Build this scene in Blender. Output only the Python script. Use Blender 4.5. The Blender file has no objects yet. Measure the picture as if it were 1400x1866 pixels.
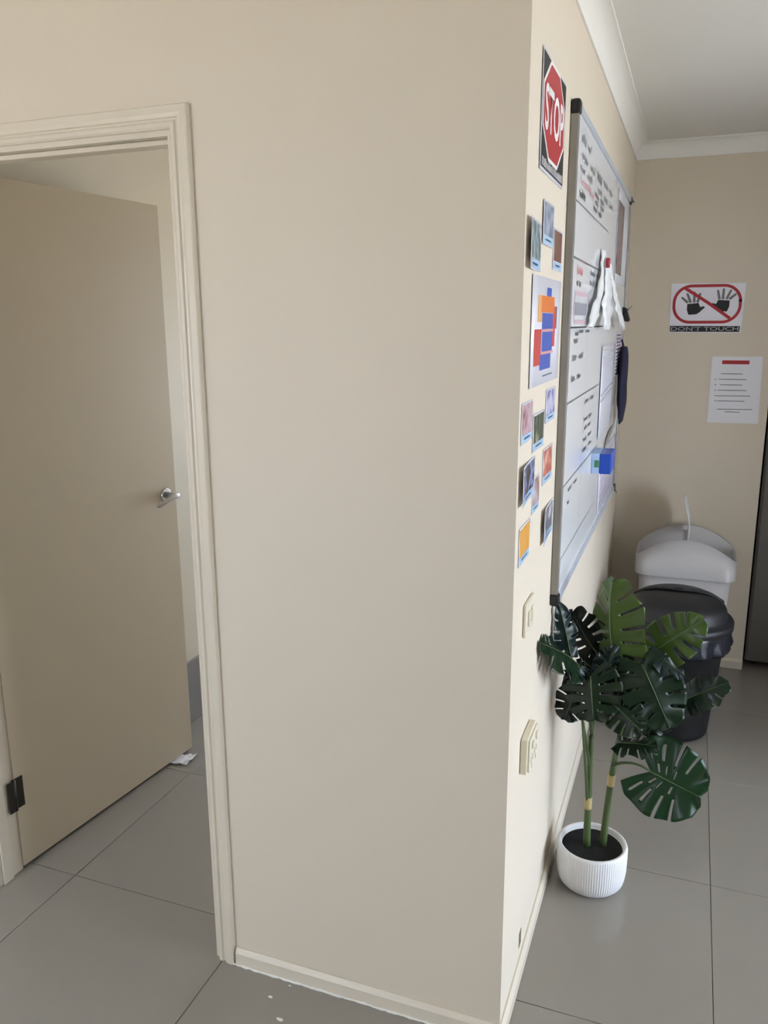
import bpy, bmesh, math, random
from mathutils import Vector, Matrix
SC = bpy.context.scene
COL = SC.collection
rnd = random.Random(7)

# ------------------------------------------------------------------ camera
CAM = Vector((0.3131, -1.5822, 1.6534)); YAW, PITCH, ROLL, FPX = -0.3607, 0.2276, -0.0058, 1481.48
W_, H_ = 1400, 1866
_f = Vector((math.sin(YAW)*math.cos(PITCH), math.cos(YAW)*math.cos(PITCH), -math.sin(PITCH)))
_r0 = Vector((math.cos(YAW), -math.sin(YAW), 0)); _u0 = _r0.cross(_f)
_r = _r0*math.cos(ROLL) + _u0*math.sin(ROLL); _u = -_r0*math.sin(ROLL) + _u0*math.cos(ROLL)
cd = bpy.data.cameras.new('camera'); cam = bpy.data.objects.new('camera', cd); COL.objects.link(cam)
cd.sensor_fit = 'VERTICAL'; cd.sensor_height = 36.0; cd.lens = FPX/H_*36.0; cd.clip_start = 0.02
cam.matrix_world = Matrix(((_r.x, _u.x, -_f.x, CAM.x), (_r.y, _u.y, -_f.y, CAM.y), (_r.z, _u.z, -_f.z, CAM.z), (0, 0, 0, 1)))
SC.camera = cam
def ray(px, py): return _f + _r*((px-W_/2)/FPX) - _u*((py-H_/2)/FPX)
def at_x(px, py, x=0.0): d = ray(px, py); return CAM + d*((x-CAM.x)/d.x)
def at_y(px, py, y=0.0): d = ray(px, py); return CAM + d*((y-CAM.y)/d.y)
def at_z(px, py, z=0.0): d = ray(px, py); return CAM + d*((z-CAM.z)/d.z)

# ------------------------------------------------------------------ sky and exposure
SC.view_settings.view_transform = 'Standard'; SC.view_settings.look = 'None'
SC.view_settings.gamma = 1.0; SC.view_settings.use_curve_mapping = False
SC.view_settings.exposure = 0.0
wd = bpy.data.worlds.new('overcast_sky'); SC.world = wd; wd.use_nodes = True
bg = wd.node_tree.nodes['Background']; bg.inputs['Color'].default_value = (0.675, 0.80, 1.0, 1); bg.inputs['Strength'].default_value = 13.5
sl = bpy.data.lights.new('sun', 'SUN'); sl.energy = 100; sl.angle = .01; sl.color = (1.0, .945, .87)
so_ = bpy.data.objects.new('sun', sl); COL.objects.link(so_); so_.rotation_euler = (0, math.radians(-32), 0)   # from the -x side: lights the ground outside, enters no window
def portal(loc, rot, sx, sy):
    l = bpy.data.lights.new('window_portal', 'AREA'); l.shape = 'RECTANGLE'; l.size = sx; l.size_y = sy
    l.cycles.is_portal = True
    o = bpy.data.objects.new('window_portal', l); COL.objects.link(o); o.location = loc; o.rotation_euler = rot
    return o
H2 = math.pi/2
# windows of the place: (right sliding door), (window behind the camera), (window of the side room)
BLOCK_Y, SLAB_D = 1.38, 2.6  # near edge of the added light block, reach of the added sky shade
WIN_R = dict(x=2.6, y0=-0.8, y1=1.4, z0=0.05, z1=2.12)
WIN_B = dict(y=-3.6, x0=-2.8, x1=-1.15, z0=0.7, z1=2.10)
WIN_S2 = dict(y=3.0, x0=-1.35, x1=-0.5, z0=0.8, z1=1.8)
portal((WIN_R['x']+.05, (WIN_R['y0']+WIN_R['y1'])/2, (WIN_R['z0']+WIN_R['z1'])/2), (0, H2, 0), WIN_R['z1']-WIN_R['z0'], WIN_R['y1']-WIN_R['y0'])
portal(((WIN_B['x0']+WIN_B['x1'])/2, WIN_B['y']-.05, (WIN_B['z0']+WIN_B['z1'])/2), (H2, 0, 0), WIN_B['x1']-WIN_B['x0'], WIN_B['z1']-WIN_B['z0'])
portal(((WIN_S2['x0']+WIN_S2['x1'])/2, WIN_S2['y']+.05, (WIN_S2['z0']+WIN_S2['z1'])/2), (-H2, 0, 0), WIN_S2['x1']-WIN_S2['x0'], WIN_S2['z1']-WIN_S2['z0'])

# ------------------------------------------------------------------ materials
def s2l(c):
    c = c/255.0
    return c/12.92 if c <= 0.04045 else ((c+0.055)/1.055)**2.4
def rgb(r, g, b): return (s2l(r), s2l(g), s2l(b), 1)
MATS = {}
def mat(name, col, rough=0.5, metal=0.0, spec=0.5, var=0.0, vscale=8.0, bump=0.0, bscale=60.0, trans=0.0, sss=0.0, alpha=None):
    if name in MATS: return MATS[name]
    m = bpy.data.materials.new(name); m.use_nodes = True; nt = m.node_tree; b = nt.nodes['Principled BSDF']
    b.inputs['Roughness'].default_value = rough; b.inputs['Metallic'].default_value = metal
    b.inputs['Specular IOR Level'].default_value = spec
    c = rgb(*col); b.inputs['Base Color'].default_value = c
    if trans: b.inputs['Transmission Weight'].default_value = trans
    if alpha is not None: b.inputs['Alpha'].default_value = alpha
    tc = None
    if var or bump:
        tc = nt.nodes.new('ShaderNodeTexCoord')
    if var:
        n = nt.nodes.new('ShaderNodeTexNoise'); n.inputs['Scale'].default_value = vscale; n.inputs['Detail'].default_value = 4
        nt.links.new(tc.outputs['Object'], n.inputs['Vector'])
        mx = nt.nodes.new('ShaderNodeMix'); mx.data_type = 'RGBA'
        mx.inputs['A'].default_value = tuple(x*(1-var) for x in c[:3])+(1,); mx.inputs['B'].default_value = tuple(min(1, x*(1+var)) for x in c[:3])+(1,)
        nt.links.new(n.outputs['Fac'], mx.inputs['Factor']); nt.links.new(mx.outputs['Result'], b.inputs['Base Color'])
    if bump:
        n2 = nt.nodes.new('ShaderNodeTexNoise'); n2.inputs['Scale'].default_value = bscale; n2.inputs['Detail'].default_value = 3
        nt.links.new(tc.outputs['Object'], n2.inputs['Vector'])
        bp = nt.nodes.new('ShaderNodeBump'); bp.inputs['Strength'].default_value = bump; bp.inputs['Distance'].default_value = 0.002
        nt.links.new(n2.outputs['Fac'], bp.inputs['Height']); nt.links.new(bp.outputs['Normal'], b.inputs['Normal'])
    MATS[name] = m
    return m
def photo_mat(name, cols, scale=18.0, rough=0.25, seed=0.0):
    m = bpy.data.materials.new(name); m.use_nodes = True; nt = m.node_tree; b = nt.nodes['Principled BSDF']
    b.inputs['Roughness'].default_value = rough
    tc = nt.nodes.new('ShaderNodeTexCoord'); mp = nt.nodes.new('ShaderNodeMapping'); mp.inputs['Location'].default_value = (seed, seed*.7, seed*1.3)
    n = nt.nodes.new('ShaderNodeTexNoise'); n.inputs['Scale'].default_value = scale; n.inputs['Detail'].default_value = 1.5
    r = nt.nodes.new('ShaderNodeValToRGB')
    nt.links.new(tc.outputs['Object'], mp.inputs['Vector']); nt.links.new(mp.outputs['Vector'], n.inputs['Vector']); nt.links.new(n.outputs['Fac'], r.inputs['Fac'])
    k = len(cols); el = r.color_ramp.elements
    while len(el) < k: el.new(0.5)
    for i, c in enumerate(cols): el[i].position = 0.3+0.4*i/(k-1); el[i].color = rgb(*c)
    nt.links.new(r.outputs['Color'], b.inputs['Base Color'])
    return m

PAINT = mat('beige_wall_paint', (218, 206, 187), 0.55, var=0.015, vscale=1.5, bump=0.06, bscale=180)
PAINT_S = mat('white_side_room_paint', (222, 215, 199), 0.55, var=0.015, vscale=1.5, bump=0.05, bscale=180)
CEIL = mat('white_ceiling_paint', (228, 225, 219), 0.8, var=0.01, vscale=2)
COVE = mat('white_cornice_paint', (236, 234, 228), 0.6)
TRIM = mat('cream_gloss_trim', (218, 207, 188), 0.32, var=0.02, vscale=6, bump=0.04, bscale=40)
DOORM = mat('beige_door_paint', (205, 192, 168), 0.42, var=0.015, vscale=3, bump=0.03, bscale=120)
TILE = mat('polished_grey_tile', (150, 144, 136), 0.16, var=0.03, vscale=3.5, spec=0.5)
GROUT = mat('grey_grout', (128, 121, 112), 0.8)
GTILE = mat('grey_skirting_tile', (128, 127, 127), 0.25, var=0.03)
STEEL = mat('satin_chrome', (205, 206, 212), 0.18, 1.0)
HINGE = mat('dark_hinge_metal', (74, 72, 66), 0.38, 0.9)
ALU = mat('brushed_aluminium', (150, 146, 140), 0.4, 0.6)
BLACKP = mat('black_plastic', (24, 25, 27), 0.38, var=0.1, vscale=30)
WBOARD = mat('whiteboard_enamel', (226, 227, 228), 0.12)
PAPER = mat('white_paper', (232, 231, 235), 0.5)
LAMI = mat('laminated_white', (236, 234, 242), 0.3)
INK = mat('black_ink', (28, 28, 30), 0.5)
DINK = mat('faded_marker', (112, 112, 114), 0.5)
RINK = mat('red_marker', (214, 170, 172), 0.5)
RED = mat('sign_red', (176, 44, 50), 0.4)
WHITEINK = mat('sign_white', (236, 232, 230), 0.4)
CREAMP = mat('cream_plastic', (230, 221, 198), 0.3)

# ------------------------------------------------------------------ mesh helpers
class MB:
    def __init__(s): s.v = []; s.f = []; s.sm = []
    def add(s, vs, fs, smooth=False):
        o = len(s.v); s.v += [tuple(v) for v in vs]; s.f += [tuple(i+o for i in f) for f in fs]; s.sm += [smooth]*len(fs); return s
    def box(s, x0, x1, y0, y1, z0, z1):
        vs = [(x, y, z) for x in (x0, x1) for y in (y0, y1) for z in (z0, z1)]
        return s.add(vs, [(0, 1, 3, 2), (4, 6, 7, 5), (0, 4, 5, 1), (2, 3, 7, 6), (0, 2, 6, 4), (1, 5, 7, 3)])
    def prism(s, pts, a, b, axis='y', smooth=False):
        n = len(pts)
        def mk(p, t): return {'y': (p[0], t, p[1]), 'x': (t, p[0], p[1]), 'z': (p[0], p[1], t)}[axis]
        vs = [mk(p, a) for p in pts]+[mk(p, b) for p in pts]
        fs = [tuple(range(n)), tuple(range(2*n-1, n-1, -1))]
        s.add(vs, fs); s.add(vs, [(i, i+n, (i+1) % n+n, (i+1) % n) for i in range(n)], smooth)
        return s
    def lathe(s, prof, c=(0, 0), n=48, sx=1.0, sy=1.0, rf=None):
        vs = []
        for r, z in prof:
            for k in range(n):
                a = 2*math.pi*k/n; rr = rf(r, z, a) if rf else r
                vs.append((c[0]+rr*sx*math.cos(a), c[1]+rr*sy*math.sin(a), z))
        fs = []
        for i in range(len(prof)-1):
            for k in range(n):
                k2 = (k+1) % n; fs.append((i*n+k, i*n+k2, (i+1)*n+k2, (i+1)*n+k))
        s.add(vs, fs, True)
        return s
    def tube(s, pts, rads, n=8, cap=True):
        pts = [Vector(p) for p in pts]
        if not hasattr(rads, '__len__'): rads = [rads]*len(pts)
        prev = None; vs = []
        for i, p in enumerate(pts):
            t = (pts[min(i+1, len(pts)-1)]-pts[max(i-1, 0)]).normalized()
            if prev is None:
                prev = t.orthogonal().normalized()
            prev = (prev - t*prev.dot(t)).normalized(); b = t.cross(prev)
            for k in range(n):
                a = 2*math.pi*k/n; vs.append(p+(prev*math.cos(a)+b*math.sin(a))*rads[i])
        fs = [(i*n+k, i*n+(k+1) % n, (i+1)*n+(k+1) % n, (i+1)*n+k) for i in range(len(pts)-1) for k in range(n)]
        if cap: fs += [tuple(range(n-1, -1, -1)), tuple(range((len(pts)-1)*n, len(pts)*n))]
        s.add(vs, fs, True)
        return s
    def ribbon(s, pts, w, nrm):
        nrm = Vector(nrm); pts = [Vector(p) for p in pts]; vs = []
        for i, p in enumerate(pts):
            t = pts[min(i+1, len(pts)-1)]-pts[max(i-1, 0)]
            d = nrm.cross(t).normalized()*w/2 if t.length > 1e-9 else Vector((0, 0, w/2))
            vs += [p-d, p+d]
        return s.add(vs, [(2*i, 2*i+1, 2*i+3, 2*i+2) for i in range(len(pts)-1)])
    def build(s, name, m, parent=None, bevel=0.0, seg=2, solid=0.0, subd=0, recalc=True):
        me = bpy.data.meshes.new(name); me.from_pydata(s.v, [], s.f); me.update()
        for p, k in zip(me.polygons, s.sm): p.use_smooth = k
        bm = bmesh.new(); bm.from_mesh(me); bmesh.ops.remove_doubles(bm, verts=bm.verts, dist=1e-6)
        if recalc: bmesh.ops.recalc_face_normals(bm, faces=bm.faces)
        bm.to_mesh(me); bm.free()
        me.materials.append(m)
        o = bpy.data.objects.new(name, me); COL.objects.link(o)
        if parent: o.parent = parent
        if solid:
            md = o.modifiers.new('solid', 'SOLIDIFY'); md.thickness = solid; md.offset = 0
        if bevel:
            md = o.modifiers.new('bevel', 'BEVEL'); md.width = bevel; md.segments = seg; md.limit_method = 'ANGLE'; md.angle_limit = 0.7
        if subd:
            md = o.modifiers.new('subd', 'SUBSURF'); md.levels = subd; md.render_levels = subd
        return o
def tag(o, label=None, cat=None, group=None, kind=None):
    if label: o['label'] = label
    if cat: o['category'] = cat
    if group: o['group'] = group
    if kind: o['kind'] = kind
    return o
def empty(name, loc=(0, 0, 0)):
    o = bpy.data.objects.new(name, None); COL.objects.link(o); o.location = loc; o.empty_display_size = 0.05
    return o
def keep(o, parent):
    o.parent = parent; o.matrix_parent_inverse = Matrix.Translation(parent.location).inverted(); return o
def struct(o): o['kind'] = 'structure'; return o
def text_mesh(name, body, m, M, parent=None, bold=0.0, stretch=(1, 1), height=1.0):
    """built-in font lettering as flat mesh, mapped through matrix M after being fitted to stretch=(width,height)"""
    cu = bpy.data.curves.new(name, 'FONT'); cu.body = body; cu.offset = bold; cu.resolution_u = 3
    to = bpy.data.objects.new(name, cu); COL.objects.link(to)
    dg = bpy.context.evaluated_depsgraph_get(); me = bpy.data.meshes.new_from_object(to.evaluated_get(dg))
    bpy.data.objects.remove(to); bpy.data.curves.remove(cu)
    xs = [v.co.x for v in me.vertices]; ys = [v.co.y for v in me.vertices]
    x0, x1, y0, y1 = min(xs), max(xs), min(ys), max(ys)
    for v in me.vertices:
        v.co = M @ Vector(((v.co.x-x0)/(x1-x0)*stretch[0], (v.co.y-y0)/(y1-y0)*stretch[1], 0))
    me.materials.clear(); me.materials.append(m); me.name = name
    o = bpy.data.objects.new(name, me); COL.objects.link(o)
    if parent: o.parent = parent
    return o

# ------------------------------------------------------------------ room shell
ZC = 2.43; T = 0.09
DX0, DX1, DZ = -1.545, -0.752, 2.062       # door opening in the front wall
XL, XR, YB, YF = -3.2, 2.6, -3.6, 4.6
FW, FX = 2.49, 0.64                        # far nib wall
# floor: slab plus single tiles
floor = struct(MB().box(XL, XR+.4, YB, YF, -0.05, -0.0035).build('floor', GROUT))
TX, TY, GX, GY = 0.6115, 0.6245, 0.475, 0.132
J = 0.0022
tb = MB().box(J/2, TX-J/2, J/2, TY-J/2, -0.0035, 0.0)
t0 = None
i0, i1 = math.ceil((XL-GX)/TX), math.floor((XR-GX)/TX); j0, j1 = math.ceil((YB-GY)/TY), math.floor((YF-GY)/TY)
for i in range(i0, i1):
    for j in range(j0, j1):
        if t0 is None: o = t0 = tb.build('tile', TILE, floor, bevel=0.0008, seg=1)
        else: o = t0.copy(); COL.objects.link(o); o.parent = floor
        o.location = (GX+i*TX, GY+j*TY, 0)
ceil = struct(MB().box(XL, XR, YB, YF, ZC, ZC+.06).build('ceiling', CEIL))

wf = struct(MB().box(DX1+.001, 0, 0, T, 0, ZC).box(XL, DX0-.001, 0, T, 0, ZC).box(DX0-.001, DX1+.001, 0, T, DZ+.001, ZC).build('wall_front', PAINT))
wr = struct(MB().box(-T, 0, T, FW+T, 0, ZC).build('wall_return', PAINT))
wk = struct(MB().box(0, FX, FW, FW+T, 0, ZC).box(FX, 1.45, FW, FW+T, 1.95, ZC).box(FX-T, FX, FW+T, 3.3, 0, ZC).box(FX, 1.45, 3.3, 3.3+T, 0, ZC)
            .box(1.45, 1.45+T, FW, YF, 0, ZC).build('wall_kitchen', PAINT))
def wall_with_window(name, m, axis, c, a0, a1, w, inner):
    """wall slab on plane axis=c (room on side `inner`), spanning a0..a1, with one window opening w=(b0,b1,z0,z1)"""
    b0, b1, z0, z1 = w; mb = MB(); lo, hi = (c, c+.1) if inner < 0 else (c-.1, c)
    for (p0, p1, q0, q1) in ((a0, b0, 0, ZC), (b1, a1, 0, ZC), (b0, b1, 0, z0), (b0, b1, z1, ZC)):
        if p1-p0 > 1e-4 and q1-q0 > 1e-4:
            if axis == 'x': mb.box(lo, hi, p0, p1, q0, q1)
            else: mb.box(p0, p1, lo, hi, q0, q1)
    return struct(mb.build(name, m))
wall_with_window('wall_right', PAINT, 'x', XR, YB, YF, (WIN_R['y0'], WIN_R['y1'], WIN_R['z0'], WIN_R['z1']), -1)
wall_with_window('wall_behind', PAINT, 'y', YB, XL, XR, (WIN_B['x0'], WIN_B['x1'], WIN_B['z0'], WIN_B['z1']), 1)
struct(MB().box(XL-.1, XL, YB, T, 0, ZC).build('wall_left', PAINT))
struct(MB().box(1.45+T, XR, YF, YF+.1, 0, ZC).build('wall_far', PAINT))
# side room shell
struct(MB().box(-1.59-.08, -1.59, T, 3.0, 0, ZC).build('wall_side_room', PAINT_S))
wall_with_window('wall_side_room_end', PAINT_S, 'y', 3.0, -1.59, -T, (WIN_S2['x0'], WIN_S2['x1'], WIN_S2['z0'], WIN_S2['z1']), -1)
sk = struct(MB().build('trim_1', GTILE) if False else empty('trim_1', (-1.59, T, 0)))
for k in range(9):
    y0 = T+.02+k*.32
    keep(MB().box(-1.589, -1.580, y0+.001, min(y0+.319, 2.98), .001, .272).build('skirting_tile', GTILE, bevel=.001, seg=1), sk)
# windows: frames and glass panes
FRAME = mat('white_window_frame', (225, 225, 222), 0.4)
GLASS = mat('clear_window_glass', (250, 252, 252), 0.0, trans=1.0)
GLASS.node_tree.nodes['Principled BSDF'].inputs['IOR'].default_value = 1.02
def window(name, axis, c, b0, b1, z0, z1, n):
    root = struct(empty(name, ((c, (b0+b1)/2, z0) if axis == 'x' else ((b0+b1)/2, c, z0))))
    w = .045
    def bx(p0, p1, q0, q1, d0, d1):
        m = MB()
        return m.box(c+d0, c+d1, p0, p1, q0, q1) if axis == 'x' else m.box(p0, p1, c+d0, c+d1, q0, q1)
    fr = bx(b0, b1, z0, z0+w, 0, .05); 
    for mb2 in (bx(b0, b1, z1-w, z1, 0, .05), bx(b0, b0+w, z0+w, z1-w, 0, .05), bx(b1-w, b1, z0+w, z1-w, 0, .05)): fr.add(mb2.v, mb2.f)
    for k in range(1, n):
        q = b0+(b1-b0)*k/n; m2 = bx(q-w/2, q+w/2, z0+w, z1-w, 0, .05); fr.add(m2.v, m2.f)
    keep(fr.build('window_frame', FRAME), root)
    return root
window('window_1', 'x', XR+.02, WIN_R['y0'], WIN_R['y1'], WIN_R['z0'], WIN_R['z1'], 2)
window('window_2', 'y', YB-.07, WIN_B['x0'], WIN_B['x1'], WIN_B['z0'], WIN_B['z1'], 3)
window('window_3', 'y', 3.02, WIN_S2['x0'], WIN_S2['x1'], WIN_S2['z0'], WIN_S2['z1'], 2)
# ground outside
GROUND = mat('outdoor_paving', (150, 146, 138), 0.9, var=.05)
struct(MB().box(XR+.4, 14, -12, 14, -.2, -.12).box(XL-6, XR+.4, -14, YB-.15, -.2, -.12).box(-8, XR+.4, YF+.15, 14, -.2, -.12).build('ground_outside', GROUND))

# added unseen: block keeps window light off the kitchen wall, slab hides high sky
struct(MB().box(1.45, 2.05, BLOCK_Y, FW-.001, 0, ZC).build('wall_light_block', PAINT))
struct(MB().box(XR+.12, XR+SLAB_D, -3.2, 4.2, 2.28, 2.36).build('sky_shade_slab', CEIL))
# cornices (coved)
def cove_profile(h=.068, w=.055):
    pts = [(0, ZC), (0, ZC-h), (.006, ZC-h), (.006, ZC-h+.006)]
    for k in range(19):
        a = math.pi/2*k/18
        pts.append((.006+(w-.012)*(1-math.cos(a)), ZC-h+.006+(h-.012)*math.sin(a)))
    pts += [(w, ZC-.006), (w, ZC)]
    return pts
P = cove_profile()
struct(MB().prism([(x, z) for x, z in P], 0.0, FW-.0, 'y').build('trim_2', COVE))
struct(MB().prism([(FW-x, z) for x, z in P], 0.002, 1.45, 'x').build('trim_3', COVE))
struct(MB().prism([(-x, z) for x, z in P], XL, 0.0, 'x').build('trim_4', COVE))

# baseboards, cream, low, painted; with an irregular caulk bead on the floor line
BH = .047
def bb_profile(t=.012, h=BH): return [(0, 0), (t, 0), (t, h-.012), (t-.003, h-.006), (t-.008, h), (0, h)]
bf = struct(MB().prism([(-x, z+.001) for x, z in bb_profile()], DX1+.046, .012, 'x').build('baseboard_front', TRIM))
struct(MB().prism([(x, z+.001) for x, z in bb_profile()], 0, FW, 'y').build('baseboard_return', TRIM))
struct(MB().prism([(FW-x, z+.001) for x, z in bb_profile()], .013, FX, 'x').build('baseboard_kitchen', TRIM))
CAULK = mat('white_caulk', (236, 232, 222), 0.5)
cb = MB(); pts = []; rad = []
n = 90
for k in range(n+1):
    x = DX1+.03+(0.0-DX1-.02)*k/n
    pts.append((x, -.0125-rnd.random()*.002, .0015+rnd.random()*.002)); rad.append(.0022+rnd.random()*.0022)
cbo = cb.tube(pts, rad, 6).build('caulk_bead', CAULK, bf)

# door frame: jambs, head, stops, stepped architraves
df = struct(empty('door_1', (DX1, 0, 0)))
def jamb(x0, x1, z0, z1, name='jamb'): keep(MB().box(x0, x1, -.002, T+.01, z0, z1).build(name, TRIM, bevel=.001), df)
jamb(DX1-.018, DX1, .001, DZ-.018); jamb(DX0, DX0+.012, .001, DZ-.018); jamb(DX0, DX1, DZ-.018, DZ, 'head_jamb')
keep(MB().box(DX1-.030, DX1-.0185, .02, .056, .001, DZ-.03).build('door_stop', TRIM, bevel=.002), df)
keep(MB().box(DX0+.0125, DX0+.02, .02, .056, .001, DZ-.03).build('door_stop', TRIM, bevel=.002), df)
keep(MB().box(DX0+.02, DX1-.03, .02, .056, DZ-.030, DZ-.0185).build('door_stop', TRIM, bevel=.002), df)
AW = .046
def arch_prof():   # (across from inner edge, proud of wall)
    return [(0, 0), (0, .010), (.004, .013), (.012, .013), (.016, .010), (.020, .0095), (.022, .0135), (.030, .016), (AW-.002, .016), (AW, .014), (AW, 0)]
def arch(side):
    pr = arch_prof(); mb = MB(); n = len(pr)
    vs = []
    for (a, d) in pr:
        if side == 'r': vs += [(DX1-.006+a, -d, .001), (DX1-.006+a, -d, DZ-.006+a)]
        elif side == 'l': vs += [(DX0+.006-a, -d, .001), (DX0+.006-a, -d, DZ-.006+a)]
        else: vs += [(DX0+.006-a, -d, DZ-.006+a), (DX1-.006+a, -d, DZ-.006+a)]
    fs = [(2*i, 2*i+1, 2*((i+1) % n)+1, 2*((i+1) % n)) for i in range(n)]+[tuple(range(0, 2*n, 2)), tuple(range(1, 2*n, 2))]
    mb.add(vs, fs)
    keep(mb.build('architrave', TRIM), df)
for s in 'rlh': arch(s)

# ------------------------------------------------------------------ the open door
hp = Vector((-1.528, .098, 0)); dv = Vector((.079, .806, 0)).normalized(); nv = Vector((dv.y, -dv.x, 0))
DM = Matrix(((dv.x, -nv.x, 0, hp.x), (dv.y, -nv.y, 0, hp.y), (0, 0, 1, 0), (0, 0, 0, 1)))   # local x along leaf, y away from viewer side
door = empty('door_leaf', hp); door.matrix_world = DM
tag(door, 'flush beige painted door standing open into the side room with a chrome lever', 'door')
DLEN, DTH, DH = .812, .036, 2.052
MB().box(0, DLEN, 0, DTH, .012, DH).build('leaf_panel', DOORM, door, bevel=.0015)
# lever handle near the free edge
hz, hx = 1.051, DLEN-.058
def disc(cx, cz, r, y0, y1, n=32, r2=None):
    r2 = r2 or r; mb = MB(); vs = [(cx+r*math.cos(2*math.pi*k/n), y0, cz+r*math.sin(2*math.pi*k/n)) for k in range(n)]+[(cx+r2*math.cos(2*math.pi*k/n), y1, cz+r2*math.sin(2*math.pi*k/n)) for k in range(n)]
    return mb.add(vs, [tuple(range(n)), tuple(range(2*n-1, n-1, -1))]).add(vs, [(k, k+n, (k+1) % n+n, (k+1) % n) for k in range(n)], True)
lev = disc(hx, hz, .026, .0, -.007, r2=.024).build('rosette', STEEL, door, bevel=.0015)
disc(hx, hz, .0115, -.006, -.052).build('spindle_neck', STEEL, lev)
lp = []
for k in range(15):
    t = k/14; lp.append((hx+.010-t*.112, -.058-.004*math.sin(t*math.pi)+.012*t*t, hz+.002+.006*math.sin(t*5.0)-.014*t))
lm = MB(); vs = []; nn = 10
for k, (x, y, z) in enumerate(lp):
    t = k/14; ry = .0075-.002*t; rz = .0115-.002*t
    if k in (0, 14): ry *= .55; rz *= .55
    for q in range(nn):
        a = 2*math.pi*q/nn; vs.append((x, y+ry*math.cos(a), z+rz*math.sin(a)))
lm.add(vs, [(k*nn+q, k*nn+(q+1) % nn, (k+1)*nn+(q+1) % nn, (k+1)*nn+q) for k in range(14) for q in range(nn)]+[tuple(range(nn)), tuple(range(14*nn, 15*nn))], True)
lm.build('lever', STEEL, lev, subd=1)
MB().box(DLEN-.0005, DLEN+.0012, .006, .030, hz-.09, hz+.06).build('latch_plate', STEEL, door)
# hinges
for z in (.212, 1.83):
    h = MB().box(-.003, .030, -.0015, 0, z, z+.10).build('hinge', HINGE, door)
    MB().tube([(-.006, -.005, z), (-.006, -.005, z+.10)], .0065, 12).build('knuckle', HINGE, h)
    MB().box(-.030, -.010, -.010, -.008, z, z+.10).build('hinge_leaf', HINGE, h)

# light switch and floor wedge in the side room
sw = empty('light_switch', (-1.59, 1.245, 1.0))
tag(sw, 'small cream switch plate on the white side-room wall behind the door edge', 'switch')
keep(MB().box(-1.589, -1.581, 1.222, 1.268+.03, .968, 1.040).build('switch_plate', CREAMP, bevel=.003), sw)
keep(MB().box(-1.5815, -1.576, 1.236, 1.258, .99, 1.018).build('switch_rocker', CREAMP, bevel=.001), sw)
wp = empty('paper_scrap', (-1.43, .80, 0))
tag(wp, 'crumpled white paper scrap lying under the open door', 'paper scrap')
mb = MB(); sv = []; rr = random.Random(3)
for k in range(7):
    for q in range(5):
        sv.append((-1.475+.075*k/6+rr.uniform(-.003, .003), .775+.07*q/4+.02*k/6+rr.uniform(-.004, .004), .0012+max(0, rr.uniform(-.002, .009)+.006*(k/6))))
mb.add(sv, [(k*5+q, k*5+q+1, k*5+q+6, k*5+q+5) for k in range(6) for q in range(4)])
keep(mb.build('crumpled_sheet', PAPER, solid=.0008), wp)

# ------------------------------------------------------------------ return-wall fittings
def quad_box(name, m, y0, y1, z0, z1, x0, x1, parent=None, bevel=0.0):
    o = MB().box(x0, x1, y0, y1, z0, z1).build(name, m, bevel=bevel)
    if parent: keep(o, parent)
    return o
s1 = tag(empty('light_switch', (0, .17, .97)), 'cream light switch plate on the bright wall below the photo cards', 'switch')
quad_box('switch_plate', CREAMP, .112, .212, .970, 1.047, .0005, .008, s1, .003)
quad_box('switch_rocker', CREAMP, .132, .152, .992, 1.026, .008, .012, s1, .001)
quad_box('switch_rocker', CREAMP, .168, .188, .992, 1.026, .008, .012, s1, .001)
s2 = tag(empty('power_outlet', (0, .2, .62)), 'cream surface-mounted power outlet box low on the bright wall', 'outlet')
quad_box('mounting_block', CREAMP, .135, .245, .622, .712, .0005, .018, s2, .003)
quad_box('face_plate', CREAMP, .140, .240, .627, .707, .0181, .023, s2, .002)
for yy in (.158, .206):
    quad_box('switch_rocker', CREAMP, yy, yy+.014, .682, .698, .0231, .027, s2)
    for dy, ang in ((-.004, 0), (.016, 0)): quad_box('socket_slot', INK, yy+dy, yy+dy+.003, .646, .660, .0226, .0234, s2)
    quad_box('socket_slot', INK, yy+.006, yy+.009, .628, .640, .0226, .0234, s2)
quad_box('paint_chip', mat('bare_brown_timber', (112, 96, 70), .8, var=.2, vscale=60), .214, .240, .079, .122, -.001, .0008, wr)

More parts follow.
